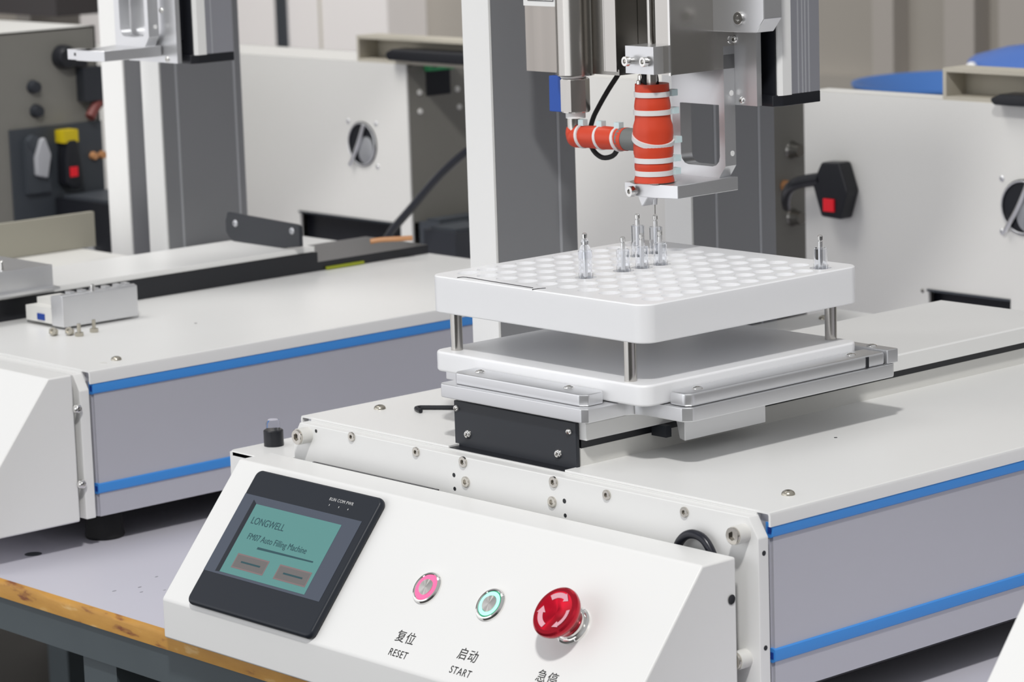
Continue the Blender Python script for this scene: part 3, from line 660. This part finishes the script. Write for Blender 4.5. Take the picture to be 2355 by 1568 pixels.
part('cable_bundle', MB().tube([(-279, 196, 222), (-277, 186, 218), (-272, 183, 214), (-266, 186, 212)], 3.2, 10), rubber, t)
hz = part('side_tube', MB().tube([(-345, NY, 181), (-345.5, NY, 177.5), (-342, NY, 174.8), (-336, NY, 174.6), (-320, NY, 175), (-304, NY, 175.3), (-293, NY, 175.4)], lambda f: 4+4.0*min(1, f*3.2)-0.5*math.sin(f*9)**2, 20), red, t, 'red wrapped horizontal tube')
part('grey_joint', MB().tube([(-298, NY, 175.4), (-278, NY, 175.8)], 7.6, 24, smooth=0), greyhose, t, 'grey tube joint')
for x in (-335.5, -317.5, -300.5):
    tie = part('cable_tie', MB().lathe([(7.2, -1.1), (8.35, -1.1), (8.35, 1.1), (7.2, 1.1), (7.2, -1.1)], (x, NY, 174.9), (1, 0, 0.18), 32), tiem, t)
    part('tie_head', MB().box(x-2.4, x+2.4, NY-2.6, NY+1.8, 182.2, 186.4, 1.2, 2), tieh, tie)
vx = -345.0
part('elbow', MB().tube([(vx, NY, 188), (vx, NY, 181), (vx+1.5, NY, 176.5), (vx+7, NY, 174.7)], 4.6, 20), steel, t)
t = thing('heater_cable', (-330, 200, 160), 'thin black cable hanging in a loop behind the red tube', 'cable')
part('cable', MB().tube([(-312, 203, 230), (-316.2, 200, 218), (-327, 200, 206), (-336.2, 200, 195), (-344, 200, 184), (-347.5, 200, 172), (-344, 200, 163), (-335, 200, 158.6), (-325, 200, 160.5), (-317, 197, 166), (-312, 194, 171)], 1.75, 12), rubber, t)
part('cable_branch', MB().tube([(-292, 206, 232), (-288, 203, 219), (-282, 198, 215), (-276, 192, 213)], 3.6, 10), rubber, t)

# housing and piston valve
t = thing('dispensing_head', (-300, 205, 217), 'stainless dispensing head with piston cylinder and open front channel', 'dispensing head')
hb = MB(); hb.box(-243.2, -242, 175, 238, 221, 440); hb.box(-255.5, -243, 175, 176.2, 221, 440); hb.box(-305, -303.8, 175, 212, 221, 440); hb.box(-304, -293, 175, 176.2, 221, 440)
part('channel_housing', hb, steel, t, 'bent stainless channel')
part('channel_inner', MB().box(-303.5, -244, 206, 210, 221, 440), darksteel, t, 'dark inner wall of the channel')
part('folded_edge', MB().box(-243.4, -241.6, 174.4, 175.4, 220.6, 440, 0.3, 1), chrome, t)
part('upper_plate', MB().prism([(-243, 246.6), (-203.6, 246.8), (-196, 256), (-196, 420), (-243, 420)], 'y', 215, 232, 0.5, 1), silver, t, 'silver plate with chamfered corner')
part('plate_bolt', MB().bolt((-218, 215, 256), (0, -1, 0), 4.2, 1.8, 2.2), chrome, t)
part('side_bolt', MB().lathe([(0, 0), (2.8, 0), (2.4, 0.5), (0, 0.6)], (-242, 231, 240), (1, 0, 0), 20), chrome, t)
cb = part('shaft_clamp', MB().box(-275, -248.8, 166, 187, 221.8, 239.8, 0.4, 1), silver, t, 'pale square clamp block')
for x in (-268.6, -254.6): part('clamp_bolt', MB().bolt((x, 162 if x < -260 else 164.5, 230.2), (-0.1, -1, 0.02), 3.3, 3.0, 1.7).lathe([(2.3, -8), (2.3, 0)], (x, 163, 230.2), (0, -1, 0), 16), chrome, cb)
pc = MB(); pc.lathe([(0, 216), (12.6, 216), (12.9, 217), (12.9, 440)], (-341.5, NY, 0), (0, 0, 1), 48)
part('piston_cylinder', pc, steel, t, 'bright stainless cylinder')
pb = MB().box(-394, -354, 186, 188, 216.5, 440, 0.3, 1); part('cylinder_plate', pb, satin, t, 'stainless plate left of the cylinder')
part('cylinder_back', MB().box(-330, -304, 188, 206, 217, 440), darksteel, t)
part('label_plate', MB().box(-393.5, -358.5, 184.4, 186, 261.5, 320, 0.3, 1), white, t, 'white label plate')
part('label_line', MB().ring_prism([(-389, 265), (-363, 265), (-363, 300), (-389, 300)], [(-388.5, 265.5), (-363.5, 265.5), (-363.5, 299.5), (-388.5, 299.5)], 'y', 184.1, 184.5), ink, t)
t = thing('needle_valve', (-343, NY, 190), 'steel hose fitting with a blue grip below the piston cylinder', 'valve')
part('hex_body', MB().lathe([(0, 191), (9.2, 191), (10.2, 192, 1), (10.2, 213, 1), (9.2, 214), (0, 215.8)], (-342.6, NY, 0), (0, 0, 1), 24), steel, t)
part('seal_ring', MB().lathe([(0, 187), (6.8, 187), (6.8, 190.8), (0, 190.8)], (-342.8, NY, 0), (0, 0, 1), 28), teflon, t, 'white seal ring')
part('top_washer', MB().lathe([(8.6, 214.4), (9.0, 215.4), (7, 216.4), (0, 216.4)], (-343, NY-1, 0), (0, 0, 1), 28), teflon, t)
part('grip', MB().prism([(-367, 190.3), (-354.5, 190.3), (-354.5, 213), (-357, 214.8), (-366.6, 214.8)], 'y', NY-2, NY+3, 0.6, 2), bluev, t, 'blue grip')

# ------------------------------------------------------------------ background cabinets
def fan(parent, x, y, z, R_=25):
    f = part('fan_recess', MB().lathe([(R_, 0), (R_, 1.2), (R_-1.6, 1.6), (R_-2.2, 0.4), (0, 0.4)], (x, y, z), (0, -1, 0), 36, (1, 1)), blackp, parent, 'round black fan opening')
    part('fan_hub', MB().lathe([(13.5, 0.4), (13.2, 2.0), (9, 3.2), (0, 3.6)], (x+6.5, y, z-7), (0, -1, 0), 28, (1, 1.15)), fanm, f, 'grey fan hub')
    g = MB()
    for r_ in (23.5,): g.tube([(x+r_*math.cos(2*PI*k/24), y-2, z+r_*math.sin(2*PI*k/24)) for k in range(25)], 0.8, 6, smooth=0, cap=False)
    for a in (1.15,): g.tube([(x-3+26*math.cos(a), y-3.6, z+25*math.sin(a)), (x-3, y-4.6, z), (x-8-26*math.cos(a), y-3.6, z-25*math.sin(a))], 2.2, 8, smooth=4)
    part('finger_guard', g, silver, f)
    for sx_ in (-1, 1):
        for sz_ in (-1, 1): part('screw', MB().bolt((x+24.5*sx_, y, z+24*sz_), (0, -1, 0), 2.8, 1.2, 1.2, True), silver, f)
def cabinet(x0, x1, y0, y1, zt, label, door=None, z0=TZ):
    t = thing('control_cabinet', ((x0+x1)/2, (y0+y1)/2, z0), label, 'cabinet')
    if door:
        dx0, dx1, dz = door
        part('front_panel', MB().prism([(x0, z0), (dx0, z0), (dx0, dz-3), (dx0+3, dz), (dx1, dz-0.5), (dx1, z0), (x1, z0), (x1, zt), (x0, zt)] if dx1 < x1 else [(x0, z0), (dx0, z0), (dx0, dz-3), (dx0+3, dz), (x1, dz-0.5), (x1, zt), (x0, zt)], 'y', y0, y0+3), white2, t)
        part('opening_interior', MB().box(dx0-4, min(dx1, x1)-3, y0+12, y0+20, z0, dz+8), blackp, t, 'dark interior behind the opening')
        part('opening_rim', MB().box(dx0-1, min(dx1, x1), y0-1.5, y0+2, dz-1.6, dz+0.4, 0.5, 1), slate, t)
    else: part('front_panel', MB().box(x0, x1, y0, y0+3, z0, zt, 1), white2, t)
    part('side_panel', MB().box(x1-2, x1, y0+2.5, y1, z0 if not door else door[2]+2, zt, 0.3, 1), cabside, t, 'side panel darkened by its grey colour')
    part('top_panel', MB().box(x0, x1, y0+2, y1, zt-2, zt, 0.3, 1), white2, t)
    part('left_panel', MB().box(x0, x0+2, y0+2, y1, z0, zt), white2, t); part('back_panel', MB().box(x0, x1, y1-2, y1, z0, zt), white2, t)
    return t
Y0 = 900
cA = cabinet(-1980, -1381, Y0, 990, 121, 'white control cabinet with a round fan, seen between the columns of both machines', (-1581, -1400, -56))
fan(cA, -1461, Y0, 29)
part('side_window', MB().box(-1381.4, -1380.4, 928, 963, 84, 112), blackp, cA, 'dark rectangular opening')
part('green_connector', MB().box(-1381, -1371, 926, 962, 112, 118, 1).lathe([(7, 0), (7, 8), (6, 10), (0, 10)], (-1381, 953, 119), (1, 0, 0), 16).lathe([(5, 0), (5, 8), (4, 10), (0, 10)], (-1381, 934, 119), (1, 0, 0), 16), greenp, cA, 'green connector')
hs = MB()
for y, z in ((918, 89), (918, 68), (973, 88), (975, 68)): hs.lathe([(0, 2), (3, 1.6), (3.4, 0)], (-1381, y, z), (1, 0, 0), 14)
part('screw', hs, white2, cA)
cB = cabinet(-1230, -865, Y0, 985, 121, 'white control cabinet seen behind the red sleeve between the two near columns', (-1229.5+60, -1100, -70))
for z in (54, -13): part('cable_gland', MB().lathe([(0, 12), (6, 12), (7.5, 3), (9, 0)], (-865, 960, z), (1, 0, 0), 20), darksteel, cB, 'dark round cable gland')
part('cable_gland', MB().lathe([(0, 12), (4, 12), (5.5, 3), (5.5, 0)], (-865, 948, 20), (1, 0, 0), 16), copper, cB)
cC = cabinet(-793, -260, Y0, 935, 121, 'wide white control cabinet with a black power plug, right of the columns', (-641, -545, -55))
fan(cC, -530, Y0, 30)
part('screw', MB().bolt((-648, Y0, -57), (0, -1, 0), 2, 1, .8, True), darksteel, cC)
t = thing('power_plug', (-752, Y0-12, 28), 'black hexagonal power plug with a red switch on the white cabinet', 'plug')
part('plug_body', MB().prism([(-757, 57), (-734, 58), (-724, 31), (-733, 4), (-758, 5), (-769, 36)], 'y', Y0-17, Y0, 2.5, 2), blackp, t)
part('red_switch', MB().box(-753, -740, Y0-19, Y0-16, 11, 23, 2), redsw, t, 'red rocker switch')
part('cable', MB().tube([(-762, Y0-12, 40), (-780, Y0-13, 37), (-794, Y0-14, 33), (-808, Y0-8, 25), (-822, Y0+4, 14), (-836, Y0+20, 4)], lambda f: 6.5-2.2*f, 12), blackp, t)
# frames on top of the cabinets
def top_frame(x0, x1, y0, y1, z0, z1, label, bar):
    t = thing('top_frame', ((x0+x1)/2, (y0+y1)/2, z0), label, 'frame', 'beige frames on the cabinets')
    part('outer_frame', MB().ring_prism([(x0, z0), (x1, z0), (x1, z1), (x0, z1)], [(x0+4, z0+3.5), (x1-4, z0+3.5), (x1-4, z1-3.5), (x0+4, z1-3.5)], 'y', y0, y1), beige, t)
    part('back_sheet', MB().box(x0+3, x1-3, y1-3, y1-1, z0+3, z1-3), beige, t)
    part('black_bar', MB().prism([(bar[0], bar[2]), (bar[0]+4, bar[2]-3), (bar[1], bar[2]-3), (bar[1], bar[3]), (bar[0]+10, bar[3]), (bar[0], bar[3]-4)], 'y', y0-14, y0+10, 2, 2), blackp, t)
top_frame(-1466, -1180, Y0+1, Y0+32, 121, 150, 'beige open frame with a black bar on the cabinet left of centre', (-1400, -1200, 129, 138.5))
top_frame(-623, -380, Y0+1, Y0+32, 121, 150, 'beige open frame on the right-hand cabinet', (-557, -400, 124, 131))
# leftmost cabinet with its fittings on the side
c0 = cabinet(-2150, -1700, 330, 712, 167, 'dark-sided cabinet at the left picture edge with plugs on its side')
X = -1700
part('round_knob', MB().lathe([(0, 16), (11, 15), (13.5, 10), (14, 0)], (X, 666, 135), (1, 0, 0), 28).box(X, X+14, 664, 690, 124, 137, 4), blackp, c0, 'black round knob')
part('black_box', MB().box(X, X+16, 683, 711, 84, 122, 2), black, c0)
for y, z in ((625, 105), (627, 78)): part('cable_gland', MB().lathe([(0, 10), (6, 9), (8, 0)], (X, y, z), (1, 0, 0), 18), black, c0)
part('socket_panel', MB().box(X, X+4, 590, 711, TZ+2, 60, 2), slate, c0, 'slate grey socket panel')
part('socket', MB().lathe([(0, 10), (8, 9), (9, 0)], (X+4, 616, 44), (1, 0, 0), 18).box(X+4, X+12, 604, 634, -12, 46, 3), slate, c0)
part('grey_switch', MB().prism([(612, 8), (626, 4), (632, 30), (625, 50), (620, 48), (612, 28)], 'x', X+12, X+20, 2, 2), alu_col2, c0, 'grey lever switch')
part('red_wire', MB().tube([(X+6, 714, 84), (X+12, 700, 78), (X+16, 688, 66)], 6, 8), mat('dull_red_cable', (0.16, 0.04, 0.035), 0.5), c0)
for y in (697, 709): part('terminal_screw', MB().lathe([(0, 6), (4, 5.5), (5, 0)], (X+4, y, 21), (1, 0, 0), 12), copper, c0)
t = thing('power_plug', (X+20, 652, 30), 'black power plug with a yellow top and red switch at the left edge', 'plug')
part('plug_body', MB().prism([(647, -4), (654, -11), (667, -11), (671, 0), (668, 28), (664, 44), (652, 44), (648, 26)], 'x', X+4, X+24, 3, 2), blackp, t)
part('yellow_top', MB().box(X+4, X+22, 648, 667, 41, 55, 2.5), yellow, t, 'yellow cap')
part('red_switch', MB().box(X+23, X+25, 652, 662, 3, 14, 2), redsw, t, 'red rocker switch')
# dark gear behind the machines
gear = [
 ('gear_box', (-1374, -1340, 905, 1010, TZ, -52), slate, 'dark grey box low beside the white cabinet, left of the wide column'),
 ('motor_block', (-1290, -1238, 840, 900, TZ, -46), black, 'black motor block standing between the two background cabinets'),
 ('equipment_case', (-1690, -1560, 640, 730, TZ, -20), blackp, 'black case low at the left edge behind the first column')]
for nm, d, m_, lb in gear:
    t = thing(nm, ((d[0]+d[1])/2, (d[2]+d[3])/2, TZ), lb, 'equipment')
    part('casing', MB().box(*d, 4, 3), m_, t); part('lid', MB().box(d[0]+6, d[1]-6, d[2]+6, d[3]-6, d[5]-0.5, d[5]+3, 1), slate, t)
    part('knob', MB().lathe([(0, 8), (8, 8), (9, 0)], ((d[0]+d[1])/2, d[2], (d[4]+d[5])/2), (0, -1, 0), 20), alu_dark, t)
single('power_cable', MB().tube([(-1236, 890, 44), (-1238, 875, 42), (-1240, 860, 37.5), (-1236, 820, 18), (-1222, 770, -8), (-1200, 715, -34), (-1180, 690, -60), (-1175, 680, -132)], 4.3, 12), cablem, (-1200, 750, TZ), 'thick black cable slanting down behind the left machine', 'cable')
t = thing('upright_panel', (-1400, 430, TZ), 'low upright beige panel with a rounded corner at the left picture edge', 'panel')
part('case_panel', MB().box(-1262, -1256, 230, 400, -7.5, 26, 2.5, 3), beige_d, t); part('foot', MB().box(-1262, -1240, 386, 400, TZ, -14, 1, 2), white2, t)
t = thing('front_cover_case', (-1300, 200, TZ), 'white machine cover beyond the left rail', 'machine')
part('cover_top', MB().box(-1600, -1146, 20, 384, -30, -8, 3), white2, t); part('cover_body', MB().box(-1598, -1148, 24, 380, TZ, -30), alu, t)
# far background
t = thing('tall_cabinet', (-3600, 2400, -ZO), 'tall pale cabinet far behind with a dark vertical handle slot', 'cabinet')
part('cabinet_body', MB().box(-4420, -3350, 2500, 2599, -ZO, 1300, 5), cabw, t)
part('handle_slot', MB().box(-3698, -3664, 2494, 2500, -75, 500, 2), slate, t); part('door_gap', MB().box(-3560, -3556, 2497, 2500, -ZO+60, 1250), beige, t)
single('dark_crate', MB().box(-2760, -2520, 1200, 1350, 117, 420, 3), mat('dark_brown_crate', (0.05, 0.045, 0.045), 0.6), (-2640, 1275, 117), 'dark crate on the shelf at the top left corner', 'crate')
t = thing('storage_shelf', (-1150, 1500, -ZO), 'grey storage table carrying blue plastic containers', 'table')
part('shelf_board', MB().box(-1500, -600, 1420, 1760, -4, 14, 2), mat('grey_board', (0.24, 0.235, 0.22), 0.6), t)
for x in (-1490, -640):
    for y in (1440, 1720): part('leg', MB().box(x, x+30, y, y+30, -ZO, -4, 1), steelf, t)
single('dark_crate_stand', MB().box(-2800, -2760, 1310, 1400, -ZO, 117, 3), wallm, (-2640, 1275, -ZO), 'grey stand under the dark crate', 'stand')
t = thing('blue_basin', (-1200, 1625, 14), 'flat dark blue basin on the storage table', 'basin')
part('basin_body', MB().lathe([(0, 0), (90, 0), (128, 26), (134, 34), (134, 37), (126, 36), (88, 6), (0, 6)], (-1200, 1625, 14), (0, 0, 1), 40), bluetub, t)
t = thing('blue_bag', (-985, 1500, 14), 'pale blue plastic bag bulging over the blue basin', 'bag')
def blob():
    tb = bmesh.new(); bmesh.ops.create_icosphere(tb, subdivisions=4, radius=1)
    for v in tb.verts:
        n_ = math.sin(v.co.x*7+v.co.y*3)*0.05+math.sin(v.co.z*9+v.co.x*4)*0.04
        v.co = Vector((-955, 1495, 65))+Vector((v.co.x*140, v.co.y*52, v.co.z*50))*(1+n_)
    m = MB(); m._merge(tb); return m
part('bag_body', blob(), bluebag, t, ang=180)
part('bag_cap', MB().lathe([(0, 8), (5, 8), (6, 0)], (-1040, 1449, 88), (0.5, -1, 0.2), 16), teflon, t)
